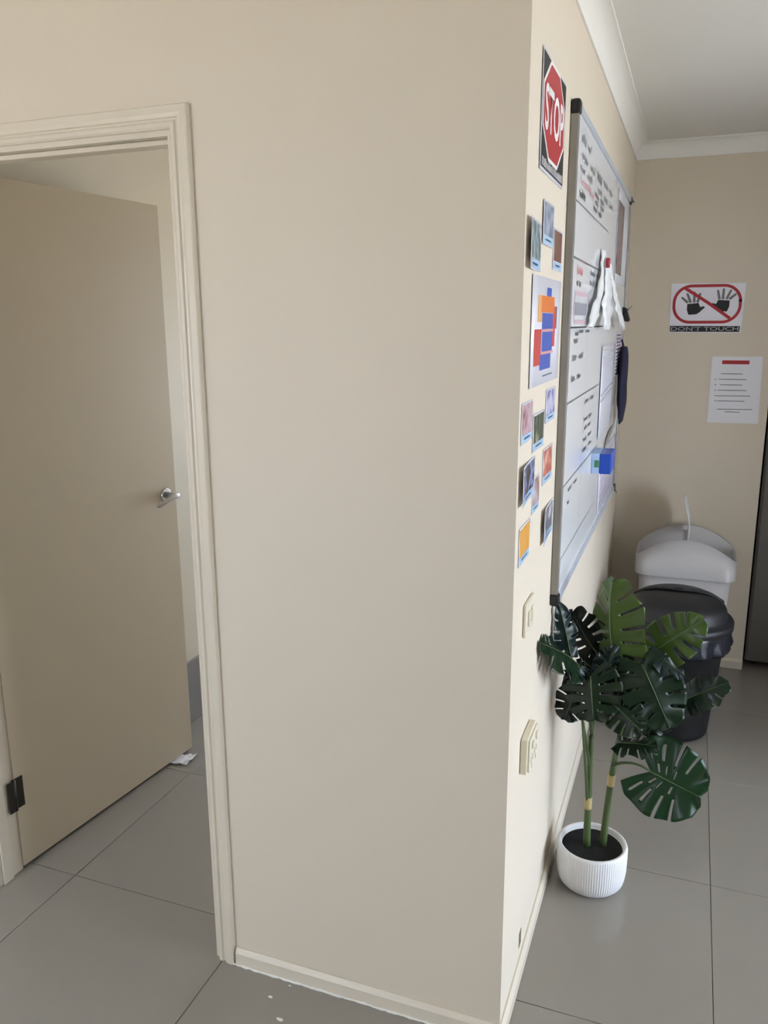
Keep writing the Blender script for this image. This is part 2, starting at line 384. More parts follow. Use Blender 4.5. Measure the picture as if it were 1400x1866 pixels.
# --- sheets on the wall plane x=0; u runs along +y (away), v up
def sheet(name, m, y0, y1, z0, z1, x=.0015, curl=0.0, th=.0006, n=8, tilt=0.0, parent=None):
    mb = MB(); vs = []
    for i in range(n+1):
        u = i/n; off = x+curl*(1-u)**2.2
        for z in (z0, z1): vs.append((off, y0+(y1-y0)*u, z+tilt*(u-.5)))
    mb.add(vs, [(2*i, 2*i+2, 2*i+3, 2*i+1) for i in range(n)], True)
    o = mb.build(name, m, solid=th)
    if parent: keep(o, parent)
    return o
BLUES = mat('pale_blue_strip', (176, 206, 234), .25)
GREYT = mat('dark_caption_ink', (70, 84, 104), .5)
def photo_card(key, label, y0, y1, z0, z1, cols, curl=.0, tilt=0., x=.0015, scale=26):
    r = tag(empty('photo_card', (0, y0, z0)), label, 'photo card', 'small photo cards stuck on the bright wall')
    sheet('card_sheet', LAMI, y0, y1, z0, z1, x, curl, tilt=tilt, parent=r)
    h = z1-z0; w = y1-y0
    def sub(nm, m, a, b, c, d, k): 
        def off(u): return x+curl*(1-u)**2.2
        mb = MB(); vs = []
        for i in range(9):
            u = a+(b-a)*i/8
            for v in (c, d): vs.append((off(u)+.0006*k, y0+w*u, z0+h*v+tilt*(u-.5)))
        mb.add(vs, [(2*i, 2*i+2, 2*i+3, 2*i+1) for i in range(8)], True)
        keep(mb.build(nm, m), r)
    sub('photo_print', photo_mat('photo_'+key, cols, scale, seed=len(key)+ord(key[0])*.37), .05, .95, .22, .95, 1)
    sub('caption_strip', BLUES, .03, .97, .03, .21, 1)
    sub('caption_text', GREYT, .25, .75, .10, .145, 2)
    return r
photo_card('A', 'grey-blue photo card overlapping the teal one below the stop poster', .172, .298, 1.812, 1.899, [(96, 112, 140), (140, 152, 172), (176, 184, 196)], x=.0035)
photo_card('B', 'teal-grey photo card curling off the wall corner below the stop poster', .012, .165, 1.755, 1.850, [(60, 76, 80), (128, 146, 150), (196, 202, 208)], curl=.009)
photo_card('C', 'brown photo card tucked beside the whiteboard frame above the machine poster', .318, .440, 1.769, 1.859, [(92, 58, 48), (132, 92, 78), (110, 70, 58)])
photo_card('E', 'lilac photo card with blue figure beside the whiteboard frame under the machine poster', .300, .430, 1.426, 1.504, [(60, 70, 150), (190, 186, 214), (206, 200, 224)])
photo_card('F', 'mauve pink photo card at the wall corner under the machine poster', .018, .136, 1.414, 1.498, [(150, 96, 108), (196, 160, 166), (206, 190, 200)])
photo_card('G', 'dark green photo card between the mauve and lilac cards', .148, .284, 1.380, 1.462, [(40, 52, 38), (78, 88, 70), (170, 168, 140)])
photo_card('H', 'salmon red photo card beside the whiteboard frame', .290, .421, 1.281, 1.367, [(170, 84, 70), (206, 120, 100), (222, 180, 170)])
photo_card('I', 'dark photo card with pale blue centre curling off the wall corner', .014, .186, 1.286, 1.370, [(40, 34, 40), (70, 54, 56), (140, 160, 210), (58, 44, 44)], curl=.009)
photo_card('J', 'dusty pink photo card partly behind the dark curling one', .168, .256, 1.238, 1.320, [(140, 100, 100), (180, 150, 150), (200, 196, 204)], x=.001)
photo_card('K', 'grey and white photo card lowest beside the whiteboard frame', .300, .470, 1.132, 1.220, [(62, 66, 86), (140, 140, 150), (230, 230, 230)], curl=.008)
photo_card('L', 'orange photo card, lowest of the cards at the wall corner', .034, .152, 1.155, 1.238, [(222, 150, 50), (232, 168, 70), (226, 160, 60)])

# machine poster: laminated sheet with coloured blocks
r = tag(empty('laminated_poster', (0, .08, 1.52)), 'laminated white poster with blue, orange and red block picture', 'poster')
sheet('poster_sheet', LAMI, .082, .448, 1.522, 1.748, .0015, .001, parent=r)
OR = mat('print_orange', (226, 128, 60), .3); BL = mat('print_blue', (70, 96, 182), .3); RD = mat('print_red', (206, 74, 70), .3); LB = mat('print_pale_blue', (150, 178, 226), .3); PKM = mat('print_pink', (214, 160, 160), .3)
GRB = mat('print_grey_brown', (120, 96, 88), .3)
for nm, m, a, b, c, d in (('orange_block', OR, .19, .36, 1.675, 1.71), ('pale_orange_block', mat('print_pale_orange', (238, 176, 110), .3), .15, .20, 1.655, 1.71), ('blue_tip', BL, .255, .315, 1.708, 1.728),
        ('blue_block', BL, .205, .345, 1.640, 1.674), ('red_block', RD, .115, .20, 1.565, 1.640), ('pink_bar', PKM, .205, .36, 1.634, 1.640), ('blue_block', BL, .21, .345, 1.592, 1.634),
        ('pink_bar', PKM, .20, .36, 1.586, 1.592), ('blue_block', BL, .19, .33, 1.553, 1.586), ('pale_blue_block', LB, .175, .21, 1.595, 1.628), ('red_block', RD, .345, .38, 1.60, 1.69), ('brown_edge', GRB, .38, .40, 1.64, 1.69),
        ('caption_line', GREYT, .23, .36, 1.538, 1.5405)):
    def xo(y): return .0023+.001*(1-(y-.082)/.366)**2.2
    mb = MB(); vs = []
    for i in range(5):
        y = a+(b-a)*i/4
        vs += [(xo(y), y, c), (xo(y), y, d)]
    keep(mb.add(vs, [(2*i, 2*i+2, 2*i+3, 2*i+1) for i in range(4)]).build(nm, m), r)

# STOP poster
r = tag(empty('stop_poster', (0, .12, 1.957)), 'black poster with white-edged red octagon reading STOP, above the photo cards', 'poster')
sheet('poster_sheet', LAMI, .112, .402, 1.948, 2.165, .0015, .001, parent=r)
def flat_poly(nm, m, pts, x, parent): 
    o = MB().add([(x, y, z) for y, z in pts], [tuple(range(len(pts)))]).build(nm, m, recalc=False); keep(o, parent); return o
XP = .0032
flat_poly('black_field', INK, [(.118, 1.954), (.396, 1.954), (.396, 2.160), (.118, 2.160)], XP, r)
cy, cz, hw, hh = .254, 2.068, .134, .094
def octa(k, hw, hh): 
    a = .414
    return [(cy+hw*x, cz+hh*z) for x, z in ((-1, -a), (-a, -1), (a, -1), (1, -a), (1, a), (a, 1), (-a, 1), (-1, a))]
flat_poly('octagon_border', WHITEINK, octa(0, hw, hh), XP+.0004, r)
flat_poly('octagon', RED, octa(0, hw*.93, hh*.92), XP+.0008, r)
def wallM(y, z, x): return Matrix(((0, 0, 1, x), (1, 0, 0, y), (0, 1, 0, z), (0, 0, 0, 1)))
keep(text_mesh('stop_letters', 'STOP', WHITEINK, wallM(.142, 2.026, XP+.0012), stretch=(.228, .086), bold=.02), r)
rr = random.Random(5)
capm = MB()
y = .128
while y < .385:
    w = rr.uniform(.006, .011); hgt = rr.uniform(.013, .018)
    for q in range(2):
        capm.add([(XP+.0004, y+q*w*.55, 1.957), (XP+.0004, y+q*w*.55+.0028, 1.957), (XP+.0004, y+q*w*.55+.0028, 1.957+hgt), (XP+.0004, y+q*w*.55, 1.957+hgt)], [(0, 1, 2, 3)])
    if rr.random() < .6: capm.add([(XP+.0004, y, 1.957+hgt*.8), (XP+.0004, y+w*.8, 1.957+hgt*.8), (XP+.0004, y+w*.8, 1.957+hgt), (XP+.0004, y, 1.957+hgt)], [(0, 1, 2, 3)])
    y += w+.004
keep(capm.build('caption_lettering', WHITEINK), r)

# ------------------------------------------------------------------ whiteboard
WY0, WY1, WZ0, WZ1, WD = .492, 2.14, .920, 2.158, .020
wb = tag(empty('whiteboard', (0, WY0, WZ0)), 'large aluminium framed whiteboard with ruled grid and faded handwriting', 'whiteboard')
quad_box('board_panel', WBOARD, WY0+.012, WY1-.012, WZ0+.012, WZ1-.012, .002, .014, wb)
FWD = .020
quad_box('frame_rail', ALU, WY0, WY0+FWD, WZ0+.03, WZ1-.03, .0005, WD, wb, .003)
quad_box('frame_rail', ALU, WY1-FWD, WY1, WZ0+.03, WZ1-.03, .0005, WD, wb, .003)
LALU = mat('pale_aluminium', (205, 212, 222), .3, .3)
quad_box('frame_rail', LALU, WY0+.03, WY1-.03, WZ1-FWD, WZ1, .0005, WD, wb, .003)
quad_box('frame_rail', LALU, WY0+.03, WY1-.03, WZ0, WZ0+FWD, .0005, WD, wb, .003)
for a in (0, 1):
    for b in (0, 1):
        y0 = WY0-.002 if a == 0 else WY1-.031; z0 = WZ0-.002 if b == 0 else WZ1-.031
        quad_box('corner_cap', BLACKP, y0, y0+.033, z0, z0+.033, .0004, WD+.003, wb, .006)
for z in (2.15, .905):
    keep(MB().tube([(.008, WY1-.004, z), (.008, WY1+.03, z+.004), (.020, WY1+.05, z+.002), (.024, WY1+.045, z-.006)], .0025, 6).build('mounting_clip', BLACKP), wb)
XB = .0146
def line(nm, m, pts, w, x=XB, parent=wb): keep(MB().ribbon([(x, y, z) for y, z in pts], w, (1, 0, 0)).build(nm, m), parent)
for z, m, w in ((1.945, DINK, .0035), (1.812, DINK, .005), (1.641, INK, .004), (1.449, DINK, .005), (1.232, DINK, .0035), (1.03, DINK, .0025)):
    line('grid_line', m, [(WY0+.05, z), (1.32, z)], w)
for y in (.905, 1.32):
    mb = MB()
    z = WZ0+.05
    while z < WZ1-.05:
        mb.ribbon([(XB, y, z), (XB, y, z+.012)], .004, (1, 0, 0)); z += .02
    keep(mb.build('grid_line', DINK), wb)
def scribble(y0, z0, w, h, words, m, seed, th=.0052, parent=wb, x=XB+.0003, name='handwriting'):
    rr = random.Random(seed); mb = MB(); y = y0
    for k in range(words):
        ww = w/words*rr.uniform(.6, .85); nst = max(2, int(ww/.022)); pts = []
        for q in range(nst*4+1):
            pts.append((x, y+ww*q/(nst*4)+rr.uniform(-.003, .003), z0+h*(.5+.5*math.sin(q*1.7+rr.uniform(-.5, .5)))*rr.uniform(.5, 1)))
        keep(MB().ribbon(pts, th, (1, 0, 0)).build(name, m), parent); y += w/words
MK = mat('black_marker', (88, 88, 90), .5)
jobs = [(.60, 2.085, .24, .03, 2, DINK), (.62, 2.05, .5, .02, 3, DINK), (.95, 2.06, .5, .02, 3, DINK), (.60, 2.02, .28, .02, 2, DINK), (.98, 2.02, .5, .02, 3, DINK), (.62, 1.992, .3, .022, 1, RINK), (.80, 1.985, .13, .03, 1, RINK), (.92, 2.0, .28, .02, 2, MK),
        (.60, 1.96, .16, .02, 1, MK), (.93, 1.982, .26, .018, 2, MK), (.90, 1.962, .25, .018, 2, MK), (.64, 1.965, .1, .02, 1, MK),
        (.62, 1.775, .14, .025, 1, mat('red_marker_strong', (212, 120, 124), .5)), (.90, 1.785, .3, .018, 2, MK), (.90, 1.757, .3, .018, 2, MK), (.62, 1.745, .1, .02, 2, MK), (.64, 1.62, .08, .012, 1, MK), (.72, 1.626, .28, .008, 2, MK), (.62, 1.600, .10, .015, 1, MK),
        (.60, 1.555, .26, .02, 2, MK), (.60, 1.500, .22, .02, 2, MK), (.92, 1.415, .26, .016, 2, MK), (.92, 1.36, .22, .016, 2, MK), (.93, 1.335, .2, .012, 2, MK), (.92, 1.30, .24, .015, 2, MK), (.92, 1.268, .26, .015, 2, MK), (.64, 1.20, .22, .014, 2, MK), (.63, 1.165, .07, .012, 1, MK)]
for q, (a, b, c, d, e, m) in enumerate(jobs): scribble(a, b, c, d, e, m, 40+q)
# pink outlined grey box drawing on the board
PK = mat('pink_outline', (206, 178, 186), .4); GB = mat('grey_block', (150, 150, 158), .4)
def rrect(y0, y1, z0, z1, r, n=6):
    pts = []
    for cx, cz, a0 in ((y1-r, z1-r, 0), (y0+r, z1-r, 90), (y0+r, z0+r, 180), (y1-r, z0+r, 270)):
        for k in range(n+1): a = math.radians(a0+90*k/n); pts.append((cx+r*math.cos(a), cz+r*math.sin(a)))
    return pts
pp = rrect(.60, .89, 1.655, 1.728, .03); line('pink_outline', PK, pp+pp[:2], .011)
flat_poly('grey_block', GB, rrect(.62, .855, 1.672, 1.705, .004), XB+.0003, wb)

# things held on the whiteboard
def board_sheet(name, label, cat, y0, y1, z0, z1, m, x=.0155, curl=0.0, tilt=0.0):
    r = tag(empty(name, (x, y0, z0)), label, cat)
    sheet('sheet', m, y0, y1, z0, z1, x, curl, tilt=tilt, parent=r); return r
r = board_sheet('printed_photo', 'tall white sheet with a dark photo strip at the far end of the whiteboard', 'print', 1.62, 2.10, 1.795, 2.125, PAPER)
o = sheet('photo_print', photo_mat('dark_photo', [(50, 50, 72), (110, 104, 120), (150, 116, 108), (70, 60, 76)], 14, seed=4), 1.63, 1.86, 1.83, 2.085, .0165, parent=r)
r = board_sheet('sleeved_sheet', 'lilac white printed sheet in a shiny plastic sleeve on the whiteboard', 'sheet', 1.318, 1.80, 1.255, 1.573, LAMI, curl=.002)
for k in range(18):
    z = 1.535-k*.009
    keep(MB().ribbon([(  .0162+.002*(1-(y-1.318)/.482)**2.2, y, z) for y in [1.36+.02*q for q in range(20)]], .0022, (1, 0, 0)).build('text_line', mat('lilac_text', (176, 174, 204), .4)), r)
for z, tl in ((1.555, -.01), (1.415, .012), (1.395, .012)):
    keep(MB().ribbon([(.0166+.002*(1-(y-1.318)/.482)**2.2, y, z+tl*(y-1.55)*4) for y in [1.33+.02*q for q in range(22)]], .006, (1, 0, 0)).build('sleeve_crease_glint', mat('sleeve_shine', (246, 246, 250), .1)), r)  # bright ribbons paint the glint along the sleeve creases
r = board_sheet('striped_strip', 'narrow strip of purple and grey printed bars at the far end of the whiteboard', 'print', 1.84, 2.10, 1.44, 1.616, PAPER)
PUR = [mat('print_purple', (120, 60, 112), .4), mat('print_plum', (96, 66, 110), .4), mat('print_slate', (82, 78, 92), .4)]
for k in range(12):
    z = 1.606-k*.0138; quad_box('printed_bar', PUR[min(2, k//4)], 1.85, 2.04, z-.007, z, .0160, .0166, r)
r = board_sheet('note_sheet', 'mauve tinted handwritten note at the lower far end of the whiteboard', 'note', 1.44, 2.08, .955, 1.185, mat('mauve_paper', (214, 208, 222), .4))
for k in range(7): scribble(1.48, 1.15-k*.028, .5, .014, 3, mat('mauve_text', (168, 160, 182), .5), 90+k, .003, r, .0168)
tp = tag(empty('torn_label', (.016, 1.6, 1.20)), 'torn grey label stuck below the plastic sleeve on the whiteboard', 'label')
keep(MB().add([(.0185, y, z) for y, z in ((1.57, 1.185), (1.66, 1.19), (1.93, 1.235), (1.88, 1.245), (1.72, 1.235), (1.60, 1.21))], [(0, 1, 2, 3, 4, 5)]).build('label_sheet', mat('grey_label', (140, 136, 128), .5), solid=.0006), tp)
# white bag gathered under a red magnet
BAG = mat('white_thin_plastic', (240, 240, 238), .25, bump=.3, bscale=40)
bag = tag(empty('plastic_bag', (.03, 1.3, 1.64)), 'crumpled white plastic bag with hanging tails under a red magnet on the whiteboard', 'bag')
def bag_strip(top, bot, w0, wm, w1, bulge, seed, ctl=None):
    rr = random.Random(seed); n, m = 14, 5; vs = []
    for i in range(n+1):
        t = i/n; c = Vector(top).lerp(Vector(bot), t)
        if ctl: q_ = Vector(ctl); c = Vector(top).lerp(q_, t).lerp(q_.lerp(Vector(bot), t), t)
        c.x += bulge*math.sin(math.pi*t)
        w = (w0*(1-t)+wm*t)*1 if t < .62 else wm+(w1-wm)*(t-.62)/.38
        for j in range(m+1):
            u = j/m-.5
            vs.append(c+Vector((max(.0165-c.x, .006*math.cos(u*math.pi*2.4+seed)+rr.uniform(-.003, .003)), u*w, rr.uniform(-.003, .003))))
    mb = MB().add(vs, [(i*(m+1)+j, i*(m+1)+j+1, (i+1)*(m+1)+j+1, (i+1)*(m+1)+j) for i in range(n) for j in range(m)], True)
    keep(mb.build('bag_fold', BAG, solid=.0008), bag)
def bp(px, py, x): return at_x(px, py, x)
top = bp(1105, 470, .03)
bag_strip(bp(1102, 456, .024), bp(1078, 596, .030), .06, .26, .10, .004, 1, bp(1100, 545, .028))
bag_strip(top, bp(1105, 600, .042), .05, .30, .12, .004, 2)
bag_strip(bp(1109, 480, .03), bp(1136, 601, .05), .05, .24, .09, .004, 3, bp(1114, 545, .04))
mg = bp(1108, 479, .048); 
mo = tag(MB().lathe([(.0001, -.006), (.014, -.006), (.015, 0), (.014, .006), (.0001, .006)], n=20).build('round_magnet', mat('red_magnet', (160, 40, 52), .35)), 'small dark red magnet holding the white plastic bag', 'magnet')
mo.location = mg; mo.rotation_euler = (0, H2, 0)
# blue eraser
er = tag(empty('board_eraser', (.016, 1.19, 1.16)), 'bright blue whiteboard eraser with pale blue end', 'eraser')
quad_box('felt_block', mat('pale_blue_felt', (176, 198, 232), .9), 1.185, 1.33, 1.158, 1.226, .0146, .040, er, .002)
quad_box('handle_block', mat('bright_blue_plastic', (24, 74, 178), .3), 1.185, 1.33, 1.158, 1.226, .0401, .078, er, .004)
quad_box('brand_sticker', mat('green_sticker', (60, 130, 84), .4), 1.1842, 1.1849, 1.180, 1.204, .024, .039, er)
# black clip and navy pouch at the far end
ck = tag(empty('bulldog_clip', (.02, 2.1, 1.66)), 'small black clip at the far edge of the whiteboard', 'clip')
c1 = MB().prism([(.015, 1.66), (.040, 1.655), (.046, 1.662), (.030, 1.712), (.015, 1.716)], 2.06, 2.105, 'y').build('clip_jaw', BLACKP, bevel=.002); keep(c1, ck)
keep(MB().tube([(.03, 2.07, 1.70), (.05, 2.07, 1.72), (.05, 2.095, 1.72), (.03, 2.095, 1.70)], .0015, 6).build('clip_wire', STEEL), ck)
NAVY = mat('navy_cloth', (34, 32, 58), .9, var=.2, vscale=25, bump=.4, bscale=90)
nv_ = tag(empty('cloth_pouch', (.03, 2.0, 1.24)), 'dark navy cloth hanging from the far edge of the whiteboard', 'cloth')
mb = MB(); vs = []; rr = random.Random(9); N, M = 16, 12
for i in range(N+1):
    t = i/N; z = 1.555-t*.31; w = .03+.06*math.sin(min(1, t*1.35)*math.pi*.62); dpt = .010+.030*math.sin(math.pi*min(1, .15+t*.85))
    for j in range(M):
        a = 2*math.pi*j/M; vs.append((.036+.004*t+min(.018, dpt*.6)*math.cos(a)*(1+.12*math.sin(5*a+i*.4)), 1.98+w*math.sin(a)*(1+.12*math.sin(3*a)), z+rr.uniform(-.002, .002)))
mb.add(vs, [(i*M+j, i*M+(j+1) % M, (i+1)*M+(j+1) % M, (i+1)*M+j) for i in range(N) for j in range(M)]+[tuple(range(M)), tuple(range(N*M, N*M+M))], True)
keep(mb.build('pouch_body', NAVY), nv_)
keep(MB().tube([(.024, 1.98, 1.585), (.030, 1.98, 1.57), (.036, 1.98, 1.545)], .004, 6).build('hanging_loop', NAVY), nv_)

# ------------------------------------------------------------------ signs on the kitchen nib wall (plane y=FW)
def kM(x, z, y): return Matrix(((1, 0, 0, x), (0, 0, -1, y), (0, 1, 0, z), (0, 0, 0, 1)))
def kpoly(nm, m, pts, y, parent, solid=0.0):
    o = MB().add([(x, y, z) for x, z in pts], [tuple(range(len(pts)))]).build(nm, m, solid=solid, recalc=False); keep(o, parent); return o
SY = FW-.0015
r = tag(empty('hands_sign', (.19, FW, 1.606)), "white DON'T TOUCH sign with two black hands crossed out in red", 'sign')
kpoly('sign_sheet', LAMI, [(.193, 1.606), (.499, 1.604), (.503, 1.821), (.189, 1.824)], SY, r, .0008)
def rib_k(nm, m, pts, w, y, parent): keep(MB().ribbon([(x, y, z) for x, z in pts], w, (0, 1, 0)).build(nm, m), parent)
pp = [(x, z) for x, z in rrect(.206, .486, 1.652, 1.812, .072, 10)]
rib_k('prohibition_ring', RED, pp+pp[:2], .0125, SY-.0012, r)
rib_k('prohibition_slash', RED, [(.245, 1.806), (.35, 1.738), (.448, 1.668)], .0135, SY-.0016, r)
HB = mat('hand_black', (26, 26, 26), .5); HG = mat('hand_grey', (116, 114, 114), .5)
def hand(cx, cz, s):
    palm = [(cx+s*x, cz+z) for x, z in ((-.026, .018), (.022, .022), (.030, .004), (.046, .008), (.050, .002), (.030, -.018), (.016, -.028), (-.018, -.030), (-.026, -.008))]
    kpoly('palm', HB, palm, SY-.0008, r)
    for bx, tx, tz in ((-.024, -.050, .046), (-.012, -.028, .062), (.003, .002, .068), (.017, .026, .062)):
        d = Vector((tx-bx, tz-.022)); nrm = Vector((-d.y, d.x)).normalized()*.0058
        b0 = Vector((bx, .024)); t0_ = Vector((tx, tz))
        ring = [b0-nrm, b0+nrm, t0_+nrm*.8, t0_+d.normalized()*.005, t0_-nrm*.8]
        ring = [(cx+s*p.x, cz+p.y) for p in ring]
        kpoly('finger', HG, ring, SY-.0008, r)
hand(.289, 1.715, 1); hand(.415, 1.728, -1)
kpoly('caption_band', INK, [(.196, 1.610), (.492, 1.608), (.493, 1.634), (.195, 1.636)], SY-.0008, r)
keep(text_mesh('caption_letters', "DON'T TOUCH", mat('caption_grey', (168, 164, 166), .5), kM(.200, 1.6135, SY-.0013), stretch=(.288, .0185), bold=.012), r)

r = tag(empty('notice_sheet', (.387, FW, 1.197)), 'white notice sheet with red title bar and lines of text', 'notice')
kpoly('notice_paper', PAPER, [(.387, 1.197), (.606, 1.198), (.600, 1.500), (.388, 1.498)], SY, r, .0006)
kpoly('title_bar', RED, [(.432, 1.465), (.546, 1.465), (.546, 1.482), (.432, 1.482)], SY-.0008, r)
def notice_pt(px, py): p = at_y(px, py, SY); return (p.x, p.z)
for px0, px1, py in ((1314, 1354, 681), (1310, 1361, 691), (1312, 1353, 701), (1308, 1361, 711), (1306, 1367, 721), (1307, 1357, 730.5), (1307, 1371, 745.5), (1321, 1348, 750.5)):
    rib_k('text_line', INK, [notice_pt(px0, py), notice_pt(px1, py+.8)], .0024, SY-.0008, r)
for py in (691, 701, 711, 721, 730):
    x, z = notice_pt(1304, py); kpoly('bullet', mat('bullet_grey', (150, 140, 142), .5), [(x-.004, z-.002), (x+.004, z-.002), (x+.004, z+.002), (x-.004, z+.002)], SY-.0008, r)

# ------------------------------------------------------------------ fridge
FRS = mat('brushed_steel', (120, 119, 116), .34, .75, bump=.03, bscale=20)
FRD = mat('dark_grey_fridge_side', (72, 70, 66), .4, .3)
fr = tag(empty('fridge', (.99, 2.5, 0)), 'tall grey steel two-door fridge in the alcove beside the nib wall', 'fridge')
keep(MB().box(.652, 1.33, 2.555, 3.2, .035, 1.72).build('cabinet', FRD, bevel=.004), fr)
def fdoor(z0, z1):
    pts = []
    x0, x1 = .650, 1.332
    pts += [(x0, 2.553), (x0, 2.512)]
    pts += [(x0+.012, 2.503)]
    for k in range(9):
        t = k/8; pts.append((x0+.085+(x1-x0-.17)*t, 2.500-.012*math.sin(math.pi*t)))
    pts += [(x1-.012, 2.503), (x1, 2.512), (x1, 2.553)]
    mb = MB(); mb.prism([(a, b) for a, b in pts], z0, z1, 'z')
    d = mb.build('fridge_door', FRS); keep(d, fr); return d
d1 = fdoor(.045, 1.178); d2 = fdoor(1.192, 1.715)
for d, z0, z1 in ((d1, .75, 1.12), (d2, 1.24, 1.5)):
    h = MB().tube([(1.26, 2.503, z0), (1.26, 2.465, z0+.02), (1.26, 2.465, z1-.02), (1.26, 2.503, z1)], .009, 10).build('door_handle', STEEL); h.parent = d
keep(MB().box(.66, 1.32, 2.556, 2.57, 1.176, 1.194).build('door_seal', INK), fr)
for x in (.70, 1.28):
    for y in (2.60, 3.1): keep(MB().lathe([(.0001, .0005), (.018, .0005), (.018, .012), (.010, .014), (.010, .036), (.0001, .036)], (x, y), 16).build('levelling_foot', BLACKP), fr)

# ------------------------------------------------------------------ white swing-top bin
WPL = mat('white_bin_plastic', (202, 199, 199), .35, var=.01); WTR = mat('translucent_white_plastic', (226, 226, 226), .3, trans=.12)
BX, BY = .341, 2.275
wbn = tag(empty('swing_bin', (BX, BY, 0)), 'white plastic swing-top bin in the corner with its flap standing open', 'bin')
def rring(hx, hy, r, z, n=6):
    return [(x, y, z) for x, y in rrect(-hx, hx, -hy, hy, r, n)]
def loft(rings, cap0=True, cap1=True):
    mb = MB(); n = len(rings[0]); vs = [v for q in rings for v in q]
    fs = [(i*n+k, i*n+(k+1) % n, (i+1)*n+(k+1) % n, (i+1)*n+k) for i in range(len(rings)-1) for k in range(n)]
    mb.add(vs, fs, True)
    if cap0: mb.add(rings[0], [tuple(range(n))])
    if cap1: mb.add(rings[-1], [tuple(range(n))])
    return mb
R_ = [rring(.150, .125, .05, .002), rring(.158, .130, .05, .02), rring(.196, .146, .05, .548)]
loft(R_, True, False).build('bin_body', WPL, wbn, solid=.003)
# hood: rim band then arched front and back walls, low sides
def hood():
    mb = MB(); n = 40; lows = []; rim = []; 
    base0 = rrect(-.214, .214, -.158, .152, .055, 9); base = []; tops = []
    for q in range(len(base0)):
        a_, b_ = Vector(base0[q]), Vector(base0[(q+1) % len(base0)]); m_ = max(1, int((b_-a_).length/.014))
        base += [tuple(a_.lerp(b_, k_/m_)) for k_ in range(m_)]
    for x, y in base:
        a = max(0.0, 1-(x/.214)**2)
        tops.append((x, y, .626+.092*a))
    low = [(x, y, .542) for x, y in base]; mid = [(x, y, .585) for x, y in base]; mid2 = [(x*.992, y*.992, .588) for x, y in base]
    ins = [(x*.965, y*.965, z-.002) for x, y, z in tops]; inl = [(x*.965, y*.965, .56) for x, y in base]
    return loft([low, mid, mid2, tops, ins, inl], False, False)
hood().build('hood', WPL, wbn)
fl = MB(); vs = []
for i in range(13):
    t = i/12; z = .690+.205*t; xo = -.010+.022*math.sin(math.pi*(.15+t*.80))-.016*t
    wv = .118*(1-.9*max(0, t-.55)**2*2)
    for j in range(9): vs.append((xo, -wv+2*wv*j/8, z-.02*(2*j/8-1)**2*t))
fl.add(vs, [(i*9+j, i*9+j+1, (i+1)*9+j+1, (i+1)*9+j) for i in range(12) for j in range(8)], True)
fl.build('swing_flap', WTR, wbn, solid=.006)
MB().tube([(-.012, -.145, .688), (-.012, .140, .688)], .007, 10).build('flap_pivot', WPL, wbn)

# ------------------------------------------------------------------ black bin
BK = mat('black_bin_plastic', (11, 11, 12), .5, var=.06, vscale=20); BKL = mat('black_lid_plastic', (34, 34, 36), .48)
KX, KY = .322, 1.752
bb = tag(empty('lidded_bin', (KX, KY, 0)), 'round black bin with domed lid and liner bag, behind the potted plant', 'bin')
MB().lathe([(.0001, .002), (.135, .002), (.150, .012), (.153, .03), (.192, .465), (.200, .470), (.200, .478), (.188, .478), (.150, .03), (.0001, .02)], n=64).build('bin_body', BK, bb)
rr = random.Random(2)
ph = [rr.uniform(0, 6.28) for _ in range(6)]
def ruf(r, z, a): 
    k = max(0, min(1, (.478-z)/.09))
    return r+k*(.006*math.sin(9*a+ph[0])+.005*math.sin(17*a+ph[1])+.007*math.sin(5*a+ph[2]))+.012*k*math.exp(-((a-5.9)/.35)**2)
LIN = mat('black_liner_film', (30, 31, 40), .2, bump=.8, bscale=30)
MB().lathe([(.204, .482), (.208, .470), (.208, .450), (.206, .425), (.210, .400), (.204, .385)], n=96, rf=ruf).build('liner_bag', LIN, bb, solid=.001)
lid = MB().lathe([(.207, .468), (.216, .468), (.217, .492), (.212, .500), (.196, .506), (.190, .516), (.186, .540), (.178, .556), (.150, .574), (.09, .588), (.0001, .592)], n=72).build('lid', BKL, bb)
# swing flap on the back half of the lid, separated by a curved gap
mb = MB(); vs = []; NA, NR = 28, 6
for i in range(NA+1):
    a = math.radians(8+164*i/NA)
    for j in range(NR+1):
        rr_ = .176*j/NR; x = rr_*math.cos(a); y = rr_*math.sin(a)+.012
        q = min(1, math.hypot(x, y)/.19); z = .598-.050*q**3.2
        vs.append((x, y, z))
mb.add(vs, [(i*(NR+1)+j, i*(NR+1)+j+1, (i+1)*(NR+1)+j+1, (i+1)*(NR+1)+j) for i in range(NA) for j in range(NR)], True)
fp = mb.build('lid_flap', BKL, lid, solid=.008)

# ------------------------------------------------------------------ potted monstera
PX, PY = .133, .652
pl = tag(empty('potted_monstera', (PX, PY, 0)), 'artificial monstera with split green leaves in a ribbed white pot', 'plant')
POT = mat('ribbed_white_ceramic', (232, 231, 230), .45, bump=.35, bscale=260)
NSEG = 440
def flute(r, z, a):
    return r+(.0008*math.cos(88*a) if r > .0915 and z < .130 else 0)
prof = [(.0001, .001), (.070, .001), (.084, .006), (.094, .018), (.0985, .035), (.1015, .06), (.1025, .10), (.1025, .128), (.101, .134), (.097, .137), (.092, .135), (.0895, .128), (.088, .118), (.0001, .117)]
MB().lathe(prof, n=NSEG, rf=flute).build('pot', POT, pl)
MB().lathe([(.0001, .121), (.05, .1205), (.0885, .1195)], n=48, rf=lambda r, z, a: r).build('soil', mat('black_soil', (12, 11, 11), .9, bump=1, bscale=300), pl)
STEM = mat('green_stem', (74, 90, 48), .5, var=.15, vscale=30); BAND = mat('tan_node_band', (186, 168, 118), .6); PET = mat('dark_green_petiole', (70, 88, 48), .45, var=.15, vscale=20)
def lp_(v): return v-Vector((PX, PY, 0))
